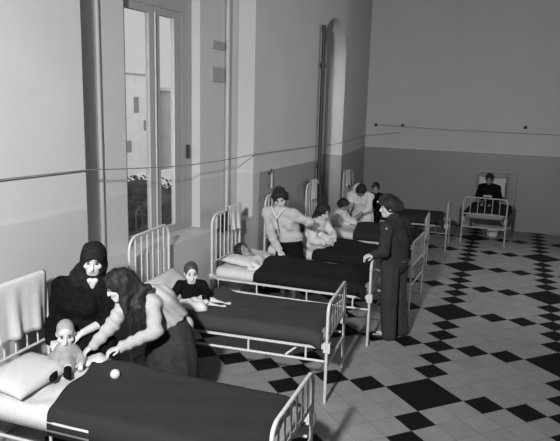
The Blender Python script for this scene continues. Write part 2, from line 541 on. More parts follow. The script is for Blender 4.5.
for (x, z, lab) in ((-.10, 2.2, 'small dark cable knob on the far wall nearest the corner'), (.53, 2.215, 'dark round cable knob on the far wall, where two wires meet'), (3.17, 2.27, 'lone dark knob on the far wall above the far bed')):
    tag(MB().tube([(x, 8.75, z), (x, 8.70, z)], .022, 10).ball((x, 8.70, z), .035, 8).build('cable_knob', MT['pipe']), lab, 'knob', 'insulator knobs on the far wall')
def wall_hook(y, z, lab, cord, lab2):
    tag(MB().tube([(0, y, z), (.03, y, z), (.05, y, z + .015), (.05, y, z + .05)], .009, 8).ball((.05, y, z + .055), .014, 6).ball((.005, y, z), .022, 6).build('wall_hook', MT['pipe']), lab, 'hook', 'hooks on the left wall')
    if cord:
        P = np.zeros((9, 5, 3))
        for i in range(9):
            for j in range(5):
                P[i, j] = (.045 + .008 * math.sin(j * 1.9), y + .02 + (j - 2) * (.006 + .007 * i / 8), z + .012 - i * .03)
        vs, fs = solid_grid(P, .004)
        tag(mesh_from('cloth_strip', vs, fs, MT['linen']), lab2, 'cloth strip')
wall_hook(2.60, 1.64, 'dark hook on the wall above the woman in the pale blouse', True, 'narrow white cloth strip hanging from the dark wall hook')

# ------------------------------------------------------------------ beds
class Bed:
    def __init__(self, head, foot, w=0.82, dz=0.0):
        self.dz = dz
        self.h = np.array((head[0], head[1], 0.0))
        f = np.array((foot[0], foot[1], 0.0))
        self.L = np.linalg.norm(f - self.h)
        self.u = (f - self.h) / self.L
        self.n = np.cross((0, 0, 1), self.u)      # the far side for beds that point away from the left wall
        self.w = w
    def P(self, u, v, z):
        return self.h + self.u * u + self.n * v + np.array((0, 0, z))

def arch_path(B, u, w, z0, z1, r):
    pts = [(-w / 2, z0), (-w / 2, (z0 + z1) / 2), (-w / 2, z1 - r)]
    for k in range(1, 7):
        a = math.pi / 2 * k / 6
        pts.append((-w / 2 + r - r * math.cos(a), z1 - r + r * math.sin(a)))
    pts += [(0, z1)]
    pts += [(-v, z) for v, z in reversed(pts[:-1])]
    return [B.P(u, v, z) for v, z in pts]

def make_bed(B, label, head_z=1.35, foot_z=0.93, m='enamel', nh=6, nf=6, mid=0.60):
    E = MT[m]
    root = empty('hospital_bed', B.h, label, 'bed', 'iron hospital beds')
    L, w = B.L, B.w
    hb = MB().tube(arch_path(B, 0, w, 0, head_z, .13), .0145).tube([B.P(0, -w / 2, .74), B.P(0, w / 2, .74)], .012)
    hb = hb.build('headboard', E, root)
    for k in range(nh):
        v = -w / 2 + w * (k + 1) / (nh + 1)
        MB().tube([B.P(0, v, .74), B.P(0, v, head_z - .005)], .0072, 8).build('headboard_bar', E, hb)
    fb = MB().tube(arch_path(B, L, w, 0, foot_z, .09), .0145).tube([B.P(L, -w / 2, mid), B.P(L, w / 2, mid)], .012)
    fb.tube([B.P(L, -w / 2, .34), B.P(L, w / 2, .34)], .012)
    fb = fb.build('footboard', E, root)
    for k in range(nf):
        v = -w / 2 + w * (k + 1) / (nf + 1)
        MB().tube([B.P(L, v, mid), B.P(L, v, foot_z - .005)], .0072, 8).build('footboard_bar', E, fb)
    for s in (-1, 1):
        v = s * (w / 2 - .025)
        rl = MB().box((0.02, v - .018, .485 + B.dz), (L - .02, v + .018, .53 + B.dz), B.P)
        rl.tube([B.P(0.02, v, .365 + B.dz), B.P(L - .02, v, .365 + B.dz)], .012)
        for t in (.04, .3, .62, .9):
            rl.tube([B.P(L * t, v, .365 + B.dz), B.P(L * t, v, .49 + B.dz)], .010)
        rl.tube([B.P(L * .8, v * .95, .37 + B.dz), B.P(L * .88, v * .7, .49 + B.dz)], .010)
        for uu in (0.0, L):
            rl.box((uu - .03, v - .022 + s * .012, .46 + B.dz), (uu + .03, v + .022 + s * .012, .55 + B.dz), B.P)
        rl.build('side_rail', E, root)
    nu, nv = 26, 14
    a = []
    for i in range(nu):                                  # rounded mattress slab
        for k in range(nv):
            q = 2 * math.pi * (k + .5) / nv
            ex = lambda c: math.copysign(abs(c) ** .35, c)
            shrink = 1.0 if 0 < i < nu - 1 else .985
            a.append(B.P(.05 + (L - .10) * i / (nu - 1), (w / 2 - .055) * ex(math.cos(q)) * shrink, .565 + B.dz + .055 * ex(math.sin(q)) * shrink + .004 * math.sin(i * 2.1 + k)))
    f = grid_faces(nu, nv, True) + [tuple(range(nv)), tuple(reversed(range((nu - 1) * nv, nu * nv)))]
    mesh_from('mattress', a, f, MT['ticking'], root)
    return root

def lump_fn(lumps):
    def g(u, v):
        return sum(h * math.exp(-((u - cu) / su) ** 2 - ((v - cv) / sv) ** 2) for cu, cv, su, sv, h in lumps)
    return g

def cover(B, name, u0, u1, material, label, cat, z=.632, lumps=(), drop=.52, skew=0.0, thick=.014, group=None, seed=1, wrinkle=.004, edge=0.0, vlo=None, vhi=None, foot=True):
    """a blanket or sheet laid over the mattress; u0 may slant by `skew` across the bed"""
    rnd = np.random.RandomState(seed)
    ph = rnd.uniform(0, 6.28, 8)
    w = B.w
    lf = lump_fn(lumps)
    z += B.dz
    drop += B.dz
    prof = []
    if vlo is None:
        prof += [(-w / 2 - .004, drop), (-w / 2 - .004, (drop + z) / 2), (-w / 2 + .006, z - .03), (-w / 2 + .025, z - .008)]
        v0 = -w / 2 + .055
    else:
        v0 = vlo
    if vhi is None:
        v1 = w / 2 - .055
    else:
        v1 = vhi
    n = 26
    prof += [(v0 + (v1 - v0) * k / (n - 1), z) for k in range(n)]
    if vhi is None:
        prof += [(w / 2 - .025, z - .008), (w / 2 - .006, z - .03), (w / 2 + .004, (drop + z) / 2), (w / 2 + .004, drop)]
    nu = max(12, int((u1 - u0) / .03))
    Pm = np.zeros((nu, len(prof), 3))
    for i in range(nu):
        t = i / (nu - 1)
        for j, (v, zz) in enumerate(prof):
            us = u0 + skew * (v / w) + edge * math.sin(v * 13 + ph[0])
            u = us + (u1 - us) * t
            flat = max(0.0, min(1.0, (w / 2 - abs(v)) / .1))
            zz2 = zz + lf(u, v) * (0.15 + .85 * flat if zz > .6 else 0.0)
            zz2 += wrinkle * (math.sin(u * 17 + v * 5 + ph[1]) + .7 * math.sin(v * 23 - u * 7 + ph[2]) + .6 * math.sin(u * 41 + ph[3]) * math.sin(v * 31 + ph[4])) * flat
            if foot and t > .93:
                zz2 -= (t - .93) / .07 * .05
            if t < .03:
                zz2 += .004
            Pm[i, j] = B.P(u, v, zz2)
    vs, fs = solid_grid(Pm, thick)
    o = mesh_from(name, vs, fs, material)
    return tag(o, label, cat, group)

def pillow(B, u, v, z, lu, lv, h, label, tilt=0.0, yaw=0.0, group='white pillows on the beds', roll=0.0, dent=None):
    n = 17
    z += B.dz
    A, F = [], []
    N = (n) * (n)
    for s in (1, -1):
        for i in range(n):
            for j in range(n):
                x, y = -1 + 2 * i / (n - 1), -1 + 2 * j / (n - 1)
                th = ((1 - abs(x) ** 2.6) * (1 - abs(y) ** 2.6)) ** .55
                pin = 1 - .10 * (x * x) * (1 - abs(y)) * 0 - .07 * (1 - y * y) * abs(x) - .07 * (1 - x * x) * abs(y)
                zz = s * th * h / 2 + .006 * math.sin(9 * x + 4 * y) * th
                if dent and s > 0:
                    zz -= dent[2] * math.exp(-((x - dent[0]) / .4) ** 2 - ((y - dent[1]) / .4) ** 2)
                a, b = x * lu / 2 * pin, y * lv / 2 * pin
                a, b = a * math.cos(yaw) - b * math.sin(yaw), a * math.sin(yaw) + b * math.cos(yaw)
                a, zz = a * math.cos(tilt) + zz * math.sin(tilt), -a * math.sin(tilt) + zz * math.cos(tilt)
                A.append(B.P(u + a, v + b, z + zz))
        q = grid_faces(n, n)
        F += q if s > 0 else [tuple(reversed([k + N for k in f])) for f in q]
    o = mesh_from('pillow', A, F, MT['linen'])
    bm = bmesh.new(); bm.from_mesh(o.data); bmesh.ops.remove_doubles(bm, verts=bm.verts, dist=.001); bmesh.ops.recalc_face_normals(bm, faces=bm.faces); bm.to_mesh(o.data); bm.free()
    return tag(o, label, 'pillow', group)

def towel(B, u, v0, v1, ztop, lf, lb, label, amp=.018, seed=0, name='towel', m='linen', slant=0.0):
    rnd = np.random.RandomState(seed)
    p1, p2 = rnd.uniform(0, 6.28, 2)
    nv = 22
    prof = [(+.026, -lb * (1 - k / 8)) for k in range(8)]
    prof = [(-.026 - .01 * (1 - k / 8), -lb * (1 - k / 8)) for k in range(8)]
    for k in range(7):
        a = math.pi * (1 - k / 6)
        prof.append((.024 * math.cos(a), .022 * math.sin(a)))
    prof += [(.026 + .012 * k / 12, -lf * k / 12) for k in range(1, 13)]
    Pm = np.zeros((len(prof), nv, 3))
    for i, (du, dz) in enumerate(prof):
        drop = max(0.0, -dz) / max(lf, lb)
        for j in range(nv):
            t = j / (nv - 1)
            fold = amp * drop * math.sin(t * 15 + p1) + .5 * amp * drop * math.sin(t * 27 + p2)
            sq = 1 - .12 * drop
            v = (v0 + v1) / 2 + (v1 - v0) * (t - .5) * sq
            Pm[i, j] = B.P(u + du + (fold if du > 0 else -abs(fold)) + (0 if du > 0 else -.0), v, ztop + .022 + dz * (1 + slant * (t - .5)) + .006 * math.sin(t * 6 + p2) * drop)
    vs, fs = solid_grid(Pm, .006)
    o = mesh_from(name, vs, fs, MT[m])
    return tag(o, label, 'towel', 'white towels over the bed heads')

B1 = Bed((.22, -2.34), (2.45, -2.16))
B2 = Bed((.12, -.455), (2.06, -.20), dz=.025)
B3 = Bed((.12, 1.14), (2.05, 1.28), dz=.05)
B4 = Bed((.12, 2.66), (2.23, 2.69))
B5 = Bed((.12, 4.12), (2.03, 4.34))
B6 = Bed((.12, 6.08), (2.09, 6.23))
B7 = Bed((2.68, 8.64), (2.66, 6.92))
make_bed(B1, 'white iron bed in the foreground, with the sitting baby on it', head_z=1.27, foot_z=.86)
make_bed(B2, 'white iron bed with the toddler in black, second from the camera')
make_bed(B3, 'white iron bed whose foot the soldier holds', head_z=1.32, foot_z=.98)
make_bed(B4, 'white iron bed where the girl in the nightgown sits up', foot_z=.92)
make_bed(B5, 'white iron bed beside the headscarved nurse, behind the soldier', m='enamel')
make_bed(B6, 'iron bed in the corner nearest the far wall, dark blanket', m='enamel_grey')
make_bed(B7, 'small iron bed against the far wall with the reading boy', head_z=1.28, foot_z=.93, m='enamel_grey', nh=4, nf=5)

cover(B1, 'sheet', .06, 1.0, MT['linen'], 'white sheet under the baby on the foreground bed', 'sheet', z=.628, seed=3, group='white bed sheets', wrinkle=.007, edge=.02, foot=False, drop=.50)
cover(B1, 'blanket', .58, B1.L - .06, MT['blanket2'], 'dark blanket with a white ball on it, foreground bed', 'blanket', z=.645, seed=4, group='dark wool blankets', skew=-.16, edge=.02, lumps=[(.75, .28, .25, .12, .05), (1.0, .36, .5, .06, .03)], drop=.47)
cover(B2, 'sheet', .06, .95, MT['linen'], 'white sheet around the toddler dressed in black', 'sheet', z=.628, seed=5, group='white bed sheets', foot=False)
cover(B2, 'blanket', .55, B2.L - .05, MT['blanket4'], 'charcoal blanket pulled up before the toddler in black', 'blanket', z=.645, seed=6, group='dark wool blankets', skew=-.02, edge=.02, lumps=[(.70, .25, .12, .16, .07)])
cover(B3, 'sheet', .06, .85, MT['linen'], 'white sheet on the bed of the lying patient', 'sheet', z=.628, seed=7, group='white bed sheets', foot=False)
cover(B3, 'blanket', .60, B3.L - .05, MT['blanket3'], 'black blanket covering the lying patient', 'blanket', z=.645, seed=8, group='dark wool blankets', skew=.12, edge=.03, lumps=[(.74, 0, .34, .27, .10), (1.25, 0, .35, .19, .07), (1.62, 0, .15, .14, .09)])
cover(B4, 'sheet', .06, .9, MT['linen'], 'white sheet under the girl in the nightgown', 'sheet', z=.628, seed=9, group='white bed sheets', foot=False)
cover(B4, 'blanket', .74, B4.L - .05, MT['blanket3'], 'black blanket over the legs of the girl sitting up', 'blanket', z=.645, seed=10, group='dark wool blankets', edge=.02, lumps=[(.95, 0, .22, .22, .10), (1.25, 0, .25, .2, .09), (1.6, 0, .25, .2, .06)])
cover(B5, 'sheet', .06, 1.0, MT['linen'], 'white sheet on the bed by the headscarved nurse', 'sheet', z=.628, seed=11, group='white bed sheets', foot=False)
cover(B5, 'blanket', .80, B5.L - .05, MT['blanket'], 'dark blanket on the bed behind the soldier', 'blanket', z=.645, seed=12, group='dark wool blankets', lumps=[(1.0, 0, .3, .2, .10)])
cover(B6, 'blanket', .4, B6.L - .05, MT['blanket'], 'dark blanket on the corner bed by the far wall', 'blanket', z=.645, seed=13, group='dark wool blankets')
cover(B7, 'sheet', .05, .75, MT['linen'], 'white sheet on the reading boy\'s bed', 'sheet', z=.628, seed=14, group='white bed sheets', foot=False)
cover(B7, 'blanket', .48, B7.L - .04, MT['blanket3'], 'dark blanket over the legs of the reading boy', 'blanket', z=.645, seed=15, group='dark wool blankets', lumps=[(.75, 0, .25, .2, .12)])
pillow(B1, .25, -.12, .70, .42, .58, .13, 'white pillow at the near head of the foreground bed', tilt=.12)
pillow(B2, .22, .02, .74, .40, .70, .15, 'white pillow behind the toddler in black', tilt=.65)
pillow(B3, .30, 0, .70, .44, .72, .14, 'white pillow under the dark-haired lying patient', tilt=.10, dent=(0, .1, .03))
pillow(B4, .22, 0, .72, .40, .70, .14, 'white pillow behind the girl in the nightgown', tilt=.4)
pillow(B5, .22, 0, .72, .40, .70, .14, 'white pillow behind the little girl in white', tilt=.4)
pillow(B6, .24, 0, .70, .40, .70, .13, 'white pillow on the corner bed', tilt=.2)
pillow(B7, .13, -.06, .98, .46, .62, .12, 'white pillow propped behind the reading boy', tilt=1.15)
towel(B1, 0, -.16, .39, 1.27, .42, .30, 'large white towel over the foreground bed head', seed=1)
towel(B3, 0, .03, .40, 1.32, .30, .24, 'white towel on the bed head above the lying patient', seed=2)
towel(B5, 0, -.13, .20, 1.35, .30, .22, 'white towel on the bed head behind the girl sitting up', seed=3)
towel(B6, 0, -.33, .02, 1.35, .28, .22, 'small white towel on the corner bed head', seed=4)

# ball on the foreground blanket, papers and small things
tag(MB().ball((1.03, -2.14, .69), .036, 12).build('ball', MT['rubber']), 'small white ball on the dark foreground blanket', 'ball')
tag(MB().box((-.02 + .09, 1.02, 1.05), (.105, 1.20, 1.27)).build('clipboard', MT['pipe'], smooth=False), 'dark clipboard hanging behind the bars above the lying patient', 'clipboard')

# ------------------------------------------------------------------ figures: one continuous surface grown from tapered limbs
def V(*a):
    return np.array(a, float)
def unit(v):
    return np.asarray(v, float) / (np.linalg.norm(v) + 1e-12)

class Sdf:
    def __init__(self, h):
        self.h = h
        self.p = []
    def cap(self, a, b, ra, rb, k=.02, sq=None, op='u'):
        self.p.append(('cap', np.array(a, float), np.array(b, float), ra, rb, k, sq, op)); return self
    def ell(self, c, r, Rm=None, k=.02, op='u'):
        self.p.append(('ell', np.array(c, float), np.array(r, float), None if Rm is None else np.array(Rm, float), 0, k, None, op)); return self
    def plane(self, c, n, k=.005):
        self.p.append(('pl', np.array(c, float), unit(n), None, 0, k, None, 's')); return self
    def mesh(self, noise=None):
        h = self.h
        lo, hi = np.full(3, 1e9), np.full(3, -1e9)
        for q in self.p:
            if q[7] != 'u':
                continue
            if q[0] == 'cap':
                m = max(q[3], q[4])
                lo = np.minimum(lo, np.minimum(q[1], q[2]) - m); hi = np.maximum(hi, np.maximum(q[1], q[2]) + m)
            else:
                m = q[2].max()
                lo = np.minimum(lo, q[1] - m); hi = np.maximum(hi, q[1] + m)
        lo -= .04; hi += .04
        n = np.ceil((hi - lo) / h).astype(int) + 1
        D = np.full(n, .2, np.float32)
        ax = [lo[i] + h * np.arange(n[i]) for i in range(3)]
        for q in self.p:
            kind, k, op = q[0], q[5], q[7]
            if kind == 'pl':
                X, Y, Z = np.meshgrid(*ax, indexing='ij', sparse=True)
                d = (X - q[1][0]) * q[2][0] + (Y - q[1][1]) * q[2][1] + (Z - q[1][2]) * q[2][2]
                D = np.maximum(D, d.astype(np.float32)); continue
            if kind == 'cap':
                m = max(q[3], q[4]) + 2 * k + 3 * h
                l, u = np.minimum(q[1], q[2]) - m, np.maximum(q[1], q[2]) + m
            else:
                m = q[2].max() + 2 * k + 3 * h
                l, u = q[1] - m, q[1] + m
            i0 = np.clip(np.floor((l - lo) / h).astype(int), 0, n); i1 = np.clip(np.ceil((u - lo) / h).astype(int) + 1, 0, n)
            if (i1 <= i0).any():
                continue
            sl = tuple(slice(i0[i], i1[i]) for i in range(3))
            X, Y, Z = np.meshgrid(*[ax[i][sl[i]] for i in range(3)], indexing='ij')
            Pt = np.stack([X, Y, Z], -1)
            if kind == 'cap':
                a, b, ra, rb, sq = q[1], q[2], q[3], q[4], q[6]
                rel = Pt - a
                ba = b - a
                if sq is not None:
                    w, f = sq
                    w = unit(w)
                    rel = rel + (rel @ w)[..., None] * w * (1 / f - 1)
                    ba = ba + (ba @ w) * w * (1 / f - 1)
                t = np.clip((rel @ ba) / (ba @ ba + 1e-12), 0, 1)
                d = np.linalg.norm(rel - t[..., None] * ba, axis=-1) - (ra + (rb - ra) * t)
                if sq is not None:
                    d = d * max(.6, sq[1])
            else:
                rel = Pt - q[1]
                if q[3] is not None:
                    rel = rel @ q[3]
                k0 = np.linalg.norm(rel / q[2], axis=-1)
                k1 = np.linalg.norm(rel / q[2] ** 2, axis=-1) + 1e-9
                d = k0 * (k0 - 1) / k1
            d = d.astype(np.float32)
            S = D[sl]
            if op == 'u':
                hh = np.clip(.5 + .5 * (S - d) / k, 0, 1)
                D[sl] = S + (d - S) * hh - k * hh * (1 - hh)
            else:
                d = -d
                hh = np.clip(.5 - .5 * (S - d) / k, 0, 1)
                D[sl] = S + (d - S) * hh + k * hh * (1 - hh)
        if noise:
            X, Y, Z = np.meshgrid(*ax, indexing='ij', sparse=True)
            D = D + noise(X, Y, Z).astype(np.float32)
        D[0], D[-1], D[:, 0], D[:, -1], D[:, :, 0], D[:, :, -1] = .2, .2, .2, .2, .2, .2
        return nets(D, lo, h)

def nets(D, lo, h):
    ins = D < 0
    c = [ins[i:ins.shape[0] - 1 + i, j:ins.shape[1] - 1 + j, k:ins.shape[2] - 1 + k] for i in (0, 1) for j in (0, 1) for k in (0, 1)]
    s = sum(x.astype(np.int8) for x in c)
    act = (s > 0) & (s < 8)
    idx = np.argwhere(act)
    vid = np.full(act.shape, -1, np.int64)
    vid[act] = np.arange(len(idx))
    off = np.array([(i, j, k) for i in (0, 1) for j in (0, 1) for k in (0, 1)])
    vals = np.stack([D[idx[:, 0] + o[0], idx[:, 1] + o[1], idx[:, 2] + o[2]] for o in off], 1).astype(float)
    acc = np.zeros((len(idx), 3)); cnt = np.zeros(len(idx))
    for a in range(8):
        for b in range(a + 1, 8):
            if np.abs(off[a] - off[b]).sum() != 1:
                continue
            m = (vals[:, a] < 0) != (vals[:, b] < 0)
            t = vals[m, a] / (vals[m, a] - vals[m, b])
            acc[m] += off[a] + t[:, None] * (off[b] - off[a])
            cnt[m] += 1
    verts = lo + h * (idx + acc / cnt[:, None])
    F = []
    for axn in range(3):
        o1, o2 = [(1, 2), (2, 0), (0, 1)][axn]
        sl0 = [slice(None)] * 3; sl1 = [slice(None)] * 3
        sl0[axn] = slice(0, -1); sl1[axn] = slice(1, None)
        A, Bv = ins[tuple(sl0)], ins[tuple(sl1)]
        e = np.argwhere(A != Bv)
        ok = (e[:, o1] > 0) & (e[:, o2] > 0) & (e[:, o1] < D.shape[o1] - 1) & (e[:, o2] < D.shape[o2] - 1)
        e = e[ok]
        fl = A[e[:, 0], e[:, 1], e[:, 2]]
        def cell(d1, d2):
            q = e.copy(); q[:, o1] += d1; q[:, o2] += d2
            return vid[q[:, 0], q[:, 1], q[:, 2]]
        q = np.stack([cell(-1, -1), cell(0, -1), cell(0, 0), cell(-1, 0)], 1)
        q[~fl] = q[~fl][:, ::-1]
        F.append(q)
    F = np.vstack(F)
    F = F[(F >= 0).all(1)]
    return verts, F

def sdf_obj(name, S, material, parent, noise=None):
    v, f = S.mesh(noise)
    return mesh_from(name, v, f, material, parent)

def folds(amp, fx=0, fy=0, fz=0, ph=0):
    return lambda X, Y, Z: amp * np.sin(X * fx + Y * fy + Z * fz + ph + 1.5 * np.sin(X * 7 + Y * 9 + Z * 5)) 

class Person:
    """joints are world positions; every limb tapers between them"""
    def __init__(self, name_label, base, head, face, up, s=1.0, hs=None, h=.008, group=None, skin='skin', label_cat='person'):
        self.root = empty('person', base, name_label, label_cat, group)
        self.H, self.s, self.h = V(*head), s, h
        self.hs = hs or s
        self.f = unit(face)
        self.r = unit(np.cross(self.f, up))
        self.u = np.cross(self.r, self.f)
        self.S = Sdf(h)
        self.skin = skin
        self.arms, self.legs = [], []
    def hp(self, x, y, z):
        """head-local to world (x right, y towards the face, z up), in head units"""
        return self.H + self.hs * (x * self.r + y * self.f + z * self.u)
    def Rm(self):
        return np.stack([self.r, self.f, self.u], 1)
    def head_sdf(self, neck, baby=False):
        S, k, hp, Rm = self.S, self.hs, self.hp, self.Rm()
        S.ell(hp(0, -.012, .035), np.array((.076, .096, .086)) * k, Rm)
        S.ell(hp(0, .028, -.050), np.array((.058, .064, .062)) * k, Rm, k=.03 * k)
        S.cap(hp(-.022, .066, -.088), hp(.022, .066, -.088), .020 * k, .020 * k, k=.03 * k)      # chin
        S.cap(hp(0, .086, .012), hp(0, .106, -.028), .009 * k, .014 * k, k=.012 * k)             # nose
        for q in (-1, 1):
            S.ell(hp(q * .033, .096, .012), np.array((.017, .012, .010)) * k, Rm, k=.012 * k, op='s')   # eye sockets
            S.ell(hp(q * .045, .058, -.025), np.array((.026, .022, .022)) * k, Rm, k=.02 * k)      # cheeks
            S.ell(hp(q * .075, -.008, -.008), np.array((.010, .020, .029)) * k, Rm, k=.008 * k)    # ears
        S.cap(hp(-.018, .088, -.060), hp(.018, .088, -.060), .009 * k, .009 * k, k=.010 * k)       # lips
        if neck is not None:
            S.cap(neck, self.H - .045 * k * self.u - .02 * k * self.f, .056 * self.s, .052 * k, k=.03)
    def face_parts(self, dark='hair'):
        Rm = self.Rm()
        def blob(nm, c, r, m):
            mb = MB().ball((0, 0, 0), 1.0, 8)
            vs = [(Rm @ (np.array(p) * np.array(r) * self.hs)) + c for p in mb.v]
            mesh_from(nm, vs, mb.f, MT[m], self.root)
        for q in (-1, 1):
            blob('eye', self.hp(q * .033, .081, .011), (.0115, .008, .0068), 'eye')
            blob('eyebrow', self.hp(q * .034, .0875, .037), (.017, .005, .0032), dark)
        blob('mouth', self.hp(0, .0945, -.061), (.022, .006, .0065), 'lip')
    def torso(self, pelvis, chest, neck, shl, shr, fwd, fat=1.0, w=.10, bust=0.0):
        self.bust = bust
        self.t = [V(*p) for p in (pelvis, chest, neck, shl, shr)]
        self.tf, self.fat, self.tw = unit(fwd), fat, w
    def _torso(self, S, g):
        P, C, N, L, R = self.t
        s, fat, w = self.s, self.fat, self.tw
        side = unit(L - R)
        sq = (self.tf, .78)
        for q in (-1, 1):
            S.cap(P + side * q * .065 * s, C + side * q * .062 * s, (.095 * fat + g) * s, (.098 * fat + g) * s, k=.05 * s, sq=sq)
        for q in (-1, 1):
            if self.bust:
                S.ell(C + side * q * .068 * s + self.tf * .070 * s + (C - N) * .02, np.array((.062, .062, .062)) * s * self.bust + g * s, k=.03 * s)
        S.cap(C + side * .07 * s, (L + C) / 2 + side * .0, .085 * s * fat + g * s, .07 * s + g * s, k=.05 * s, sq=sq)
        S.cap(C - side * .07 * s, (R + C) / 2, .085 * s * fat + g * s, .07 * s + g * s, k=.05 * s, sq=sq)
        S.cap(L, (L + R) / 2 + (N - (L + R) / 2) * .35, .052 * s + g * s, .062 * s + g * s, k=.04 * s)
        S.cap(R, (L + R) / 2 + (N - (L + R) / 2) * .35, .052 * s + g * s, .062 * s + g * s, k=.04 * s)
    def arm(self, sh, el, wr, hand_dir=None, palm=(0, 0, -1), thumb=1, curl=.5, fat=1.0, sleeve=1.0):
        self.arms.append((V(*sh), V(*el), V(*wr), None if hand_dir is None else unit(hand_dir), unit(palm), thumb, curl, fat, sleeve))
    def leg(self, hip, kn, an, toe, fat=1.0):
        self.legs.append((V(*hip), V(*kn), V(*an), V(*toe), fat))
    def hand(self, S, wr, d, n, thumb, curl, s):
        n = unit(n - d * (n @ d))
        e = np.cross(n, d) * thumb                       # thumb side
        for q in (-.026, -.009, .009, .026):
            S.cap(wr + d * .01 * s, wr + d * .078 * s + e * q * s, .016 * s, .0125 * s, k=.010)
        for q, L in ((.030, .070), (.010, .080), (-.010, .075), (-.029, .058)):
            b = wr + d * .082 * s + e * q * s
            d1 = unit(d * math.cos(curl * .6) + n * math.sin(curl * .6) + e * q * 2.2)
            m = b + d1 * L * .5 * s
            d2 = unit(d * math.cos(curl * 1.6) + n * math.sin(curl * 1.6) + e * q * 1.0)
            r = max(.0088 * s, self.h * .82)
            S.cap(b, m, r, r * .95, k=.004)
            S.cap(m, m + d2 * L * .5 * s, r * .95, r * .82, k=.004)
        b = wr + d * .028 * s + e * .028 * s
        m = b + unit(d * .6 + e * .75 + n * .25) * .042 * s
        r = max(.0105 * s, self.h * .85)
        S.cap(b, m, r * 1.25, r, k=.010)
        S.cap(m, m + unit(d * .9 + e * .25 + n * .35) * .034 * s, r, r * .85, k=.005)
    def body(self, neck_join=True):
        s, S = self.s, self.S
        self._torso(S, -.012)
        self.head_sdf(self.t[2] if neck_join else None)
        for sh, el, wr, hd, pn, th, cu_, fat, sl in self.arms:
            S.cap(sh, el, .046 * s * fat, .038 * s * fat, k=.03)
            S.cap(el, wr, .038 * s * fat, .025 * s * fat, k=.02)
            if hd is not None:
                self.hand(S, wr, hd, pn, th, cu_, self.s * 1.0)
        for hip, kn, an, toe, fat in self.legs:
            S.cap(hip, kn, .080 * s * fat, .052 * s * fat, k=.04)
            S.cap(kn, an, .052 * s * fat, .034 * s * fat, k=.03)
            S.cap(an, toe, .036 * s, .030 * s, k=.02)
        o = sdf_obj('body', S, MT[self.skin], self.root)
        self.face_parts()
        return o
    def top(self, material, g=.016, sleeve_g=.012, name='blouse', noise=None, hem=None, extra=None, cut=None):
        S = Sdf(self.h)
        self._torso(S, g)
        s = self.s
        if hem is not None:
            for a, b, ra, rb in hem:
                S.cap(a, b, ra, rb, k=.05)
        for sh, el, wr, hd, pn, th, cu_, fat, sl in self.arms:
            if sl <= 0:
                continue
            S.cap(sh, el, .050 * s * fat + sleeve_g, .042 * s * fat + sleeve_g, k=.03 * s)
            if sl > .05:
                e = el + (wr - el) * sl
                S.cap(el, e, .042 * s * fat + sleeve_g, .030 * s * fat + sleeve_g, k=.025)
        if extra:
            extra(S)
        if cut:
            S.plane(*cut)
        return sdf_obj(name, S, MT[material], self.root, noise)
    def hair_cap(self, material='hair', back=0, extra=None, low=-.07, noise=None, thick=.012, fringe=.05):
        S = Sdf(max(.006, self.h))
        k, Rm = self.hs, self.Rm()
        S.ell(self.hp(0, -.018, .040), (np.array((.078, .098, .088)) + thick) * k, Rm)
        S.ell(self.hp(0, -.045, -.01), (np.array((.074, .070, .085)) + thick) * k, Rm, k=.02)
        S.ell(self.hp(0, .150, -.045), np.array((.086, .150, .135 + fringe)) * k, Rm, k=.008, op='s')
        S.plane(self.hp(0, 0, low), -self.u)
        if extra:
            extra(S)
        return sdf_obj('hair', S, MT[material], self.root, noise)

def skirt(name, rings, material, parent, pleats=14, depth=.02, n=56, seed=0):
    """rings: (cx, cy, z, rx, ry, pleat weight)"""
    vs = []
    for (cx, cy, z, rx, ry, w) in rings:
        for k in range(n):
            a = 2 * math.pi * k / n
            q = 1 + depth * w * (math.sin(pleats * a + seed) + .5 * math.sin(2.3 * pleats * a + 1.3 * seed))
            vs.append((cx + rx * q * math.cos(a), cy + ry * q * math.sin(a), z))
    m = len(rings)
    fs = [(i * n + k, i * n + (k + 1) % n, (i + 1) * n + (k + 1) % n, (i + 1) * n + k) for i in range(m - 1) for k in range(n)]
    fs += [tuple(range(n)), tuple(reversed(range((m - 1) * n, m * n)))]
    o = mesh_from(name, vs, fs, material, parent)
    bm = bmesh.new(); bm.from_mesh(o.data); bmesh.ops.recalc_face_normals(bm, faces=bm.faces); bm.to_mesh(o.data); bm.free()
    return o

def hair_noise(a=.005, f=60):
    return lambda X, Y, Z: a * np.sin(X * f + 2 * np.sin(Z * 25 + Y * 11)) * np.sin(Y * f * .8 + 2 * np.sin(Z * 19))

# --- old woman in black, sitting on the foreground bed
p = Person('elderly woman in black headscarf and black dress sitting beside the baby', (.45, -1.80, .64), (.565, -1.80, 1.415), (.52, -.78, -.34), (.14, -.1, 1), 1.0, h=.008)
p.torso((.40, -1.82, .74), (.42, -1.78, 1.03), (.45, -1.77, 1.27), (.65, -1.72, 1.14), (.22, -1.80, 1.14), (.45, -.9, 0), fat=1.12, bust=1.1)
p.arm((.65, -1.72, 1.14), (.68, -1.77, .93), (.615, -2.00, .885), (-.45, -.6, -.5), (-.2, .1, -1), 1, .6, sleeve=.30, fat=1.1)
p.arm((.22, -1.80, 1.13), (.19, -1.88, .88), (.38, -2.08, .80), (.8, -.5, -.1), (.1, .3, -1), -1, .5, sleeve=.95)
p.leg((.36, -1.84, .73), (.50, -2.02, .72), (.62, -1.86, .70), (.70, -1.86, .70), .8)
p.leg((.46, -1.80, .73), (.70, -1.88, .72), (.80, -1.76, .70), (.86, -1.78, .70), .8)
p.body()
p.top('black', g=.030, sleeve_g=.020, name='black_dress', noise=folds(.005, 40, 30, 6), hem=[(V(.40, -1.82, .76), V(.55, -1.90, .76), .16, .13), (V(.36, -1.84, .74), V(.22, -1.84, .75), .11, .10), (V(.5, -1.9, .74), V(.70, -1.84, .74), .11, .09)])
S = Sdf(.007)
S.ell(p.hp(0, -.01, .035), (.098, .116, .108), p.Rm())
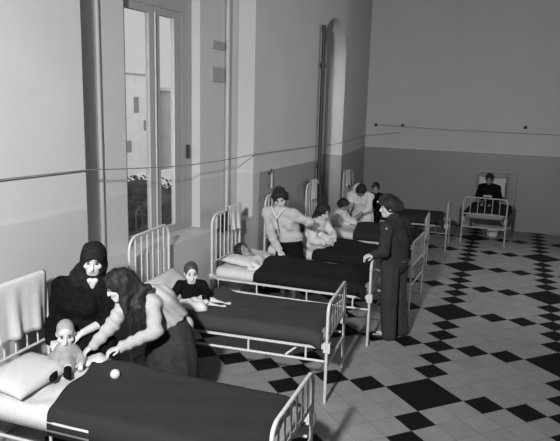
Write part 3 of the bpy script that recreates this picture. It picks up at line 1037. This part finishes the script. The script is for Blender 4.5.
S.ell(p.hp(0, -.02, -.06), (.098, .095, .09), p.Rm(), k=.04)
S.cap(p.hp(0, -.03, -.08), V(.44, -1.76, 1.24), .095, .115, k=.06)
S.cap(V(.47, -1.75, 1.24), V(.31, -1.77, 1.15), .085, .065, k=.07)
S.cap(V(.46, -1.75, 1.25), V(.60, -1.72, 1.15), .10, .07, k=.06)
S.ell(p.hp(0, .150, -.042), (.074, .150, .108), p.Rm(), k=.010, op='s')
S.ell(p.hp(0, .115, -.155), (.034, .06, .06), p.Rm(), k=.012, op='s')
sdf_obj('headscarf', S, MT['scarf'], p.root, folds(.003, 50, 20, 30))
S = Sdf(.006)
S.cap(p.hp(-.022, .078, -.150), p.hp(.0, .088, -.205), .022, .012, k=.02).cap(p.hp(.022, .078, -.150), p.hp(.0, .088, -.205), .022, .012, k=.02)
sdf_obj('neckline', S, MT['skin'], p.root)

# --- young woman bending over the bed
p = Person('young woman with long dark hair bending over the baby, pale cardigan', (1.0, -1.38, 0), (.80, -1.79, 1.225), (-.76, -.50, -.44), (-.42, -.20, .86), .95, h=.008)
p.torso((.99, -1.37, .86), (.93, -1.50, 1.06), (.88, -1.66, 1.165), (1.00, -1.64, 1.08), (.81, -1.71, 1.075), (-.55, -.45, -.70), fat=.98)
p.arm((.80, -1.73, 1.06), (.80, -1.88, .94), (.715, -1.99, .805), (-.45, -.6, -.5), (.2, .2, -1), 1, .7, sleeve=1.0, fat=1.08)
p.arm((1.01, -1.65, 1.06), (1.08, -1.71, .88), (.90, -1.90, .785), (-.60, -.75, -.15), (.1, 0, -1), -1, .7, sleeve=1.0, fat=1.08)
p.leg((.97, -1.41, .80), (.93, -1.46, .45), (.95, -1.38, .06), (.86, -1.50, .03))
p.leg((1.08, -1.30, .80), (1.06, -1.34, .45), (1.08, -1.26, .06), (.99, -1.38, .03))
p.body()
p.top('cardigan', g=.020, sleeve_g=.012, name='cardigan', noise=folds(.005, 25, 45, 60), hem=[(V(.98, -1.36, .80), V(.93, -1.48, 1.03), .160, .140)], cut=((.99, -1.36, .83), (.45, .25, -.86)))
skirt('skirt', [(.97, -1.38, .95, .08, .08, 0), (.98, -1.37, .90, .13, .12, 0), (.99, -1.37, .80, .18, .16, .2), (1.0, -1.37, .55, .225, .20, 1), (1.0, -1.37, .27, .24, .22, 1.3), (1.0, -1.37, .25, .2, .18, 1.0)], MT['darkskirt'], p.root, 9, .035)
def longhair(S):
    for (a, b, ra, rb) in ((p.hp(-.01, -.08, .03), V(.93, -1.72, 1.18), .080, .066), (V(.93, -1.72, 1.18), V(.97, -1.78, 1.08), .056, .042), (V(.97, -1.78, 1.08), V(.98, -1.80, .98), .042, .022),
                           (p.hp(-.060, -.075, .02), V(.89, -1.84, 1.12), .048, .038), (V(.89, -1.84, 1.12), V(.91, -1.86, 1.04), .036, .018),
                           (p.hp(.07, -.03, .02), p.hp(.085, -.03, -.06), .05, .04), (V(.92, -1.72, 1.21), V(1.00, -1.70, 1.22), .045, .03)):
        S.cap(a, b, ra, rb, k=.03)
p.hair_cap('hair', extra=longhair, low=-.12, noise=hair_noise(.007, 70), thick=.020, fringe=.03)

# --- baby on the foreground bed
p = Person('bald baby in pale dress and dark stockings sitting on white sheet', (.54, -2.12, .64), (.55, -2.115, .905), (.62, -.66, -.24), (.1, -.1, 1), .50, hs=.84, h=.006, skin='skin_child')
p.torso((.55, -2.12, .68), (.55, -2.11, .715), (.55, -2.10, .775), (.598, -2.065, .735), (.502, -2.15, .735), (.7, -.7, 0), fat=.95)
p.arm((.598, -2.065, .73), (.66, -2.07, .70), (.70, -2.12, .70), (.5, -.8, -.2), (0, 0, -1), 1, .8, fat=1.3, sleeve=.8)
p.arm((.502, -2.15, .73), (.50, -2.24, .70), (.57, -2.28, .69), (.9, -.2, -.1), (0, 0, -1), -1, .8, fat=1.3, sleeve=.8)
p.leg((.58, -2.15, .68), (.66, -2.22, .70), (.72, -2.29, .68), (.755, -2.32, .69))
p.leg((.54, -2.18, .68), (.60, -2.28, .70), (.655, -2.36, .68), (.685, -2.40, .69))
p.body()
p.top('babydress', g=.018, sleeve_g=.008, name='baby_dress', noise=folds(.003, 60, 40, 20), hem=[(V(.55, -2.12, .69), V(.55, -2.11, .76), .115, .085), (V(.53, -2.13, .67), V(.62, -2.2, .68), .10, .075)])
for hip, kn, an, toe, fat in p.legs:
    S = Sdf(.005)
    S.cap(kn, an, .030, .024, k=.02).cap(an, toe, .026, .022, k=.02)
    sdf_obj('stocking', S, MT['black'], p.root)
S = Sdf(.006)
k = .84
S.ell(p.hp(0, -.014, .038), np.array((.0775, .0975, .0875)) * k, p.Rm())
S.ell(p.hp(0, .16, -.05), np.array((.12, .16, .17)) * k, p.Rm(), k=.01, op='s')
S.plane(p.hp(0, 0, -.02), -p.u)
sdf_obj('hair', S, MT['baby_hair'], p.root)

# --- toddler in black on the second bed
p = Person('toddler in black sweater sitting against the pillow, second bed', (.56, -.38, .64), (.575, -.40, .955), (.62, -.72, -.18), (0, 0, 1), .55, hs=.86, h=.006, skin='skin_child')
p.torso((.56, -.36, .69), (.56, -.36, .78), (.565, -.38, .855), (.66, -.32, .83), (.47, -.44, .83), (.6, -.75, 0), fat=1.1)
p.arm((.66, -.32, .825), (.74, -.38, .77), (.78, -.46, .735), (.6, -.8, -.2), (0, 0, -1), 1, .7, fat=1.3)
p.arm((.47, -.44, .825), (.44, -.52, .75), (.47, -.58, .70), (.4, -.7, -.4), (0, 0, -1), -1, .7, fat=1.3)
p.leg((.60, -.36, .69), (.80, -.36, .69), (.95, -.33, .66), (.98, -.33, .68), .9)
p.leg((.56, -.42, .69), (.78, -.46, .69), (.95, -.43, .66), (.98, -.43, .68), .9)
p.body()
p.top('black', g=.02, sleeve_g=.012, name='sweater', noise=folds(.003, 50, 30, 10), hem=[(V(.56, -.37, .70), V(.56, -.36, .78), .10, .085)])
p.hair_cap('hair_brown', low=-.01, thick=.005, fringe=.02)

# --- patient lying in the third bed
p = Person('dark-haired patient lying on the pillow under a black blanket', (.36, 1.05, .64), (.40, 1.06, .835), (.66, -.30, .68), (-.75, .10, .62), .92, h=.008, skin='skin_dark')
p.torso((1.02, 1.16, .63), (.72, 1.12, .66), (.52, 1.08, .77), (.60, 1.28, .71), (.60, .92, .71), (.1, 0, 1), fat=.95)
p.arm((.60, .92, .71), (.82, .92, .66), (1.0, 1.0, .66))
p.arm((.60, 1.28, .71), (.82, 1.34, .66), (1.0, 1.26, .66))
p.leg((1.05, 1.24, .63), (1.40, 1.27, .65), (1.72, 1.30, .64), (1.75, 1.30, .71), .8)
p.leg((1.05, 1.10, .63), (1.40, 1.17, .65), (1.72, 1.20, .64), (1.75, 1.20, .71), .8)
p.body()
p.top('gown', g=.014, name='nightgown', noise=folds(.004, 40, 30, 20))
p.hair_cap('hair', low=-.09, thick=.016, noise=hair_noise(.004), fringe=.0, extra=lambda S: S.cap(p.hp(0, -.07, .0), p.hp(-.02, -.10, -.06), .07, .05, k=.03))

# --- woman in pale blouse leaning between the third and fourth beds
p = Person('woman in pale blouse leaning one hand on the lying patient\'s bed', (.62, 1.98, 0), (.525, 1.86, 1.42), (.35, -.72, -.60), (.05, -.5, .8), .97, h=.008)
p.torso((.63, 2.0, .82), (.56, 1.96, 1.08), (.50, 1.93, 1.26), (.71, 1.90, 1.21), (.31, 1.93, 1.19), (.25, -.95, -.1), fat=1.0, bust=1.0)
p.arm((.31, 1.93, 1.18), (.46, 1.74, .94), (.68, 1.53, .80), (.5, -.6, -.5), (0, -.2, -1), -1, .25, sleeve=.98)
p.arm((.71, 1.90, 1.20), (.90, 2.00, 1.10), (.90, 2.22, 1.0), (.6, .7, -.2), (0, 0, -1), 1, .5, sleeve=.95)
p.leg((.56, 2.0, .80), (.54, 1.96, .44), (.56, 1.98, .06), (.56, 1.86, .03))
p.leg((.70, 2.0, .80), (.69, 1.96, .44), (.70, 1.98, .06), (.70, 1.86, .03))
p.body()
MB().tube([V(.40, 1.865, 1.285), V(.46, 1.815, 1.23), V(.515, 1.795, 1.15)], .012, 8).tube([V(.60, 1.845, 1.285), V(.565, 1.805, 1.23), V(.515, 1.795, 1.15)], .012, 8).build('collar', MT['gown'], p.root)
MB().tube([V(.515, 1.800, 1.14), V(.535, 1.81, 1.05), V(.56, 1.83, .92)], .007, 8).build('button_placket', MT['darkskirt'], p.root)
p.top('blouse', g=.026, sleeve_g=.020, name='blouse', noise=lambda X, Y, Z: .006 * np.sin(X * 30 + Z * 22 + 2 * np.sin(Z * 14 + Y * 9)) + .004 * np.sin(Z * 60 - X * 25 + 1.5 * np.sin(X * 17)), hem=[(V(.62, 1.99, .86), V(.56, 1.96, 1.06), .165, .14)], cut=((.63, 1.99, .84), (0, .1, -1)))
skirt('skirt', [(.63, 1.99, .93, .08, .07, 0), (.63, 1.99, .89, .13, .10, 0), (.63, 1.99, .78, .19, .14, .5), (.63, 1.99, .4, .21, .17, 1), (.63, 1.99, .28, .21, .17, 1.2), (.63, 1.99, .26, .16, .13, 1)], MT['black'], p.root, 9, .03)
p.hair_cap('hair', low=-.12, thick=.022, noise=hair_noise(.006, 55), fringe=.0, extra=lambda S: [S.cap(p.hp(q * .080, -.02, .02), p.hp(q * .082, -.03, -.055), .040, .030, k=.02) for q in (-1, 1)])

# --- girl with a braid sitting up in the fourth bed
p = Person('girl in white nightgown sitting up in bed, dark hair pulled back', (.76, 2.66, .64), (.885, 2.58, 1.15), (.78, -.38, -.35), (.2, -.1, 1), .88, h=.008)
p.torso((.72, 2.66, .72), (.76, 2.63, .90), (.81, 2.61, 1.03), (.84, 2.76, .97), (.78, 2.47, .97), (.85, -.2, 0), fat=.95)
p.arm((.78, 2.47, .96), (.80, 2.38, .77), (1.0, 2.36, .76), (.9, .3, 0), (0, .3, -1), -1, .6, sleeve=.9)
p.arm((.84, 2.76, .96), (.98, 2.72, .82), (1.06, 2.55, .80), (.4, -.9, 0), (0, 0, -1), 1, .6, sleeve=.9)
p.leg((.80, 2.74, .70), (1.18, 2.76, .66), (1.5, 2.74, .63), (1.55, 2.74, .67), .75)
p.leg((.80, 2.60, .70), (1.18, 2.60, .66), (1.5, 2.62, .63), (1.55, 2.62, .67), .75)
p.body()
p.top('gown', g=.030, sleeve_g=.020, name='nightgown', noise=folds(.006, 35, 30, 25), hem=[(V(.72, 2.65, .74), V(.76, 2.63, .90), .16, .13), (V(.72, 2.6, .72), V(.98, 2.56, .73), .15, .11), (V(.74, 2.5, .72), V(.92, 2.44, .72), .10, .08)])
def braid(S):
    pts = [p.hp(-.01, -.10, .0), V(.76, 2.58, 1.07), V(.745, 2.55, .98), V(.75, 2.53, .90)]
    for a, b, ra, rb in zip(pts[:-1], pts[1:], (.055, .042, .034), (.045, .034, .022)):
        S.cap(a, b, ra, rb, k=.01)
p.hair_cap('hair', low=-.08, thick=.028, noise=hair_noise(.006), extra=braid, fringe=.0)

# --- small girl in the fifth bed
p = Person('small dark-haired child in white shirt sitting in the bed by the nurse', (.58, 4.30, .64), (.62, 4.28, .985), (.75, -.1, -.5), (.3, 0, 1), .68, hs=.85, h=.010, skin='skin_dark')
p.torso((.56, 4.30, .70), (.57, 4.30, .80), (.59, 4.29, .88), (.60, 4.41, .85), (.58, 4.18, .85), (.95, -.1, 0), fat=1.0)
p.arm((.58, 4.18, .84), (.64, 4.10, .72), (.78, 4.12, .70), (.9, .2, 0), (0, 0, -1), -1, .5)
p.arm((.60, 4.41, .84), (.68, 4.46, .72), (.80, 4.40, .70), (.9, -.2, 0), (0, 0, -1), 1, .5)
p.leg((.62, 4.36, .69), (.9, 4.36, .70), (1.15, 4.36, .67), (1.18, 4.36, .70), .8)
p.leg((.62, 4.24, .69), (.9, 4.24, .70), (1.15, 4.24, .67), (1.18, 4.24, .70), .8)
p.body()
p.top('gown', g=.03, sleeve_g=.016, name='white_shirt', noise=folds(.005, 35, 30, 25), hem=[(V(.56, 4.30, .72), V(.57, 4.30, .82), .14, .10), (V(.56, 4.26, .70), V(.80, 4.24, .70), .13, .10)])
p.hair_cap('hair', low=-.07, thick=.016, fringe=.0)

# --- nurse in headscarf bending over the fifth bed
p = Person('nurse in white headscarf and pale apron bending over the small child', (.72, 5.14, 0), (.735, 4.92, 1.15), (.05, -.62, -.78), (.0, -.75, .6), .97, h=.010, skin='skin_dark')
p.torso((.72, 5.14, .80), (.72, 5.06, 1.00), (.70, 5.0, 1.10), (.88, 4.98, 1.06), (.54, 4.98, 1.06), (0, -.85, -.5), fat=1.05, bust=.9)
p.arm((.54, 4.98, 1.05), (.54, 4.84, .86), (.60, 4.66, .78), (.2, -.9, -.2), (0, 0, -1), 1, .5, sleeve=.5)
p.arm((.88, 4.98, 1.05), (.90, 4.84, .86), (.80, 4.66, .78), (-.3, -.9, -.2), (0, 0, -1), -1, .5, sleeve=.5)
p.leg((.64, 5.14, .78), (.64, 5.10, .44), (.64, 5.12, .06), (.64, 5.0, .03))
p.leg((.80, 5.14, .78), (.80, 5.10, .44), (.80, 5.12, .06), (.80, 5.0, .03))
p.body()
p.top('gown', g=.028, sleeve_g=.016, name='apron', noise=folds(.005, 45, 10, 10), hem=[(V(.72, 5.13, .78), V(.72, 5.08, .98), .15, .15)])
skirt('skirt', [(.72, 5.14, .90, .10, .08, 0), (.72, 5.14, .86, .17, .13, 0), (.72, 5.14, .7, .20, .16, .5), (.72, 5.14, .3, .23, .20, 1), (.72, 5.14, .26, .18, .15, 1)], MT['gown'], p.root, 9, .03)
p.hair_cap('hair', low=-.08, thick=.018, noise=hair_noise(.004), fringe=.0)
S = Sdf(.010)
S.ell(p.hp(.045, -.045, .0), (.115, .105, .125), p.Rm())
S.cap(p.hp(.03, -.05, -.06), V(.64, 5.05, 1.02), .085, .05, k=.04)
S.ell(p.hp(-.035, .05, .10), (.125, .13, .125), p.Rm(), k=.012, op='s')
S.ell(p.hp(0, .12, -.03), (.075, .10, .10), p.Rm(), k=.012, op='s')
sdf_obj('headscarf', S, MT['linen'], p.root)

# --- person in dark clothes beyond the nurse
p = Person('person in dark clothes behind the nurse, on the corner bed\'s edge', (.80, 5.88, .64), (.76, 5.80, 1.11), (.2, -.9, -.3), (0, 0, 1), .80, h=.010, skin='skin_dark')
p.torso((.80, 5.88, .72), (.79, 5.85, .87), (.77, 5.83, 1.0), (.92, 5.82, .95), (.62, 5.83, .95), (.1, -1, 0), fat=1.0)
p.arm((.62, 5.83, .94), (.60, 5.74, .76), (.72, 5.62, .72), (.7, -.5, 0), (0, 0, -1), -1, .5)
p.arm((.92, 5.82, .94), (.96, 5.73, .76), (.84, 5.62, .72), (-.7, -.5, 0), (0, 0, -1), 1, .5)
p.leg((.74, 5.84, .70), (.72, 5.55, .66), (.72, 5.58, .32), (.72, 5.48, .30))
p.leg((.86, 5.84, .70), (.86, 5.55, .66), (.86, 5.58, .32), (.86, 5.48, .30))
p.body()
p.top('black', g=.025, sleeve_g=.016, name='dark_jacket')
S = Sdf(.010)
for hip, kn, an, toe, fat in p.legs:
    S.cap(hip, kn, .085, .062, k=.03).cap(kn, an + V(0, 0, .03), .062, .05, k=.03)
sdf_obj('trousers', S, MT['black'], p.root)
p.hair_cap('hair', low=-.06, thick=.016, fringe=.0)

# --- soldier
p = Person('soldier in dark uniform and garrison cap, hand on the bed foot', (2.24, 1.27, 0), (2.150, 1.25, 1.530), (-.93, -.30, -.14), (-.1, 0, 1), 1.0, hs=.98, h=.008)
p.torso((2.24, 1.28, .92), (2.225, 1.275, 1.17), (2.215, 1.265, 1.385), (2.17, 1.09, 1.32), (2.28, 1.45, 1.32), (-.95, -.28, 0), fat=1.08)
p.arm((2.18, 1.07, 1.31), (2.185, .97, 1.08), (2.10, .90, 1.055), (-.75, -.35, -.2), (-.2, .1, -1), -1, .8, sleeve=.96)
p.arm((2.28, 1.47, 1.31), (2.30, 1.52, 1.05), (2.18, 1.48, .88), (-.5, -.1, -.8), (-.2, -.9, 0), 1, .6, sleeve=.96)
p.leg((2.22, 1.20, .88), (2.215, 1.19, .48), (2.245, 1.19, .08), (2.09, 1.15, .045), 1.05)
p.leg((2.27, 1.36, .88), (2.28, 1.38, .48), (2.34, 1.40, .08), (2.20, 1.36, .045), 1.05)
p.body()
p.top('olive', g=.026, sleeve_g=.020, name='jacket', noise=folds(.004, 40, 25, 30), hem=[(V(2.235, 1.28, .93), V(2.225, 1.275, 1.15), .145, .15), (V(2.235, 1.28, .90), V(2.235, 1.28, .92), .150, .150)], extra=lambda S: S.cap(V(2.225, 1.275, 1.36), V(2.20, 1.262, 1.425), .088, .074, k=.02))
S = Sdf(.008)
for hip, kn, an, toe, fat in p.legs:
    S.cap(hip + V(0, 0, .02), kn, .112, .096, k=.04).cap(kn, an + V(.0, 0, -.02), .096, .090, k=.04)
sdf_obj('trousers', S, MT['olive_l'], p.root, folds(.004, 60, 40, 4))
for hip, kn, an, toe, fat in p.legs:
    S = Sdf(.007)
    S.cap(an + V(.03, 0, -.035), toe + V(-.02, 0, -.005), .044, .038, k=.02).cap(an, an + V(.02, 0, -.03), .05, .045, k=.02)
    S.plane((0, 0, .001), (0, 0, -1))
    sdf_obj('shoe', S, MT['leather'], p.root)
S = Sdf(.006)                                              # belt of the jacket
belt = [V(2.235 + .150 * math.cos(a), 1.28 + .168 * math.sin(a), .935) for a in [2 * math.pi * k / 24 for k in range(25)]]
MB().tube(belt, .016, 8).build('belt', MT['leather'], p.root)
p.hair_cap('hair', low=-.055, thick=.015, fringe=.0)
S = Sdf(.006)                                              # garrison cap: folded, long front to back
for t in np.linspace(0, 1, 9):
    y = .082 - .205 * t
    w = .046 + .040 * math.sin(math.pi * min(1, t * .9 + .08))
    z0 = .056 - .070 * t * t
    S.cap(p.hp(.008, y, z0), p.hp(.016, y - .012, z0 + .066 - .026 * t), w, w * .55, k=.02)
S.plane(p.hp(0, .095, .044), -p.u + .45 * p.f)
cap = sdf_obj('garrison_cap', S, MT['olive'], p.root)
MB().ball(p.hp(-.030, .126, .082), .014, 8).build('cap_badge', MT['brass'], cap)
MB().ball(V(2.195, .995, 1.335), .012, 8).build('collar_badge', MT['brass'], p.root)

# --- boy reading in the far bed
p = Person('person in dark sweater sitting up reading in the far bed', (2.60, 8.30, .64), (2.575, 8.28, 1.16), (.08, -.9, -.4), (0, -.1, 1), .90, h=.010, skin='skin_dark')
p.torso((2.60, 8.34, .72), (2.59, 8.34, .90), (2.58, 8.32, 1.04), (2.75, 8.32, .98), (2.42, 8.32, .98), (0, -1, 0), fat=1.0)
p.arm((2.42, 8.32, .97), (2.37, 8.24, .78), (2.52, 8.10, .80), (.8, -.4, .1), (0, .5, 1), 1, .7, sleeve=.85)
p.arm((2.75, 8.32, .97), (2.82, 8.24, .78), (2.66, 8.10, .80), (-.8, -.4, .1), (0, .5, 1), -1, .7, sleeve=.85)
p.leg((2.54, 8.28, .69), (2.53, 7.9, .70), (2.53, 7.6, .66), (2.53, 7.56, .70), .75)
p.leg((2.68, 8.28, .69), (2.68, 7.9, .70), (2.68, 7.6, .66), (2.68, 7.56, .70), .75)
p.body()
p.top('black', g=.025, sleeve_g=.018, name='dark_sweater', hem=[(V(2.60, 8.34, .74), V(2.59, 8.34, .9), .14, .13)])
p.hair_cap('hair', low=-.06, thick=.016, fringe=.0)
mb = MB().box((2.50, 8.02, .82), (2.59, 8.09, .835)).box((2.59, 8.02, .82), (2.68, 8.09, .835))
tag(mb.build('open_book', MT['paper'], smooth=False), 'white open booklet held by the person in the far bed', 'book')

# --- cloths and small items
def heap(name, c, r, m, label, cat, seed, group=None):
    rnd = random.Random(seed)
    S = Sdf(.008)
    for k in range(5):
        a = rnd.uniform(0, 6.28)
        d = V(math.cos(a) * r[0] * .6, math.sin(a) * r[1] * .6, 0)
        S.ell(V(*c) + d + V(0, 0, rnd.uniform(-.1, .1) * r[2]), (r[0] * rnd.uniform(.45, .7), r[1] * rnd.uniform(.45, .7), r[2] * rnd.uniform(.6, 1.0)), k=.03)
    v, f = S.mesh(folds(.006, 60, 45, 30, seed))
    tag(mesh_from(name, v, f, MT[m]), label, cat, group)
heap('folded_diaper', (.70, -2.0, .675), (.13, .08, .035), 'linen', 'crumpled white diaper under the women\'s hands', 'diaper', 3)
heap('bib_cloth', (.73, -.58, .70), (.14, .10, .06), 'linen', 'crumpled white cloth on the lap of the toddler in black', 'cloth', 5)
pot = []
for r0, z in ((0.0, 0.0), (.085, 0.0), (.105, .03), (.115, .10), (.112, .15), (.125, .158), (.125, .165), (.105, .16), (.10, .03), (0.0, .02)):
    pot.append((r0, z))
vs, fs = [], []
for r0, z in pot:
    for k in range(24):
        a = 2 * math.pi * k / 24
        vs.append((2.77 + max(r0, .001) * math.cos(a), 7.85 + max(r0, .001) * math.sin(a), z + .001))
fs = [(i * 24 + k, i * 24 + (k + 1) % 24, (i + 1) * 24 + (k + 1) % 24, (i + 1) * 24 + k) for i in range(len(pot) - 1) for k in range(24)]
tag(mesh_from('chamber_pot', vs, fs, MT['enamel']), 'pale pot on the floor under the far bed', 'pot')
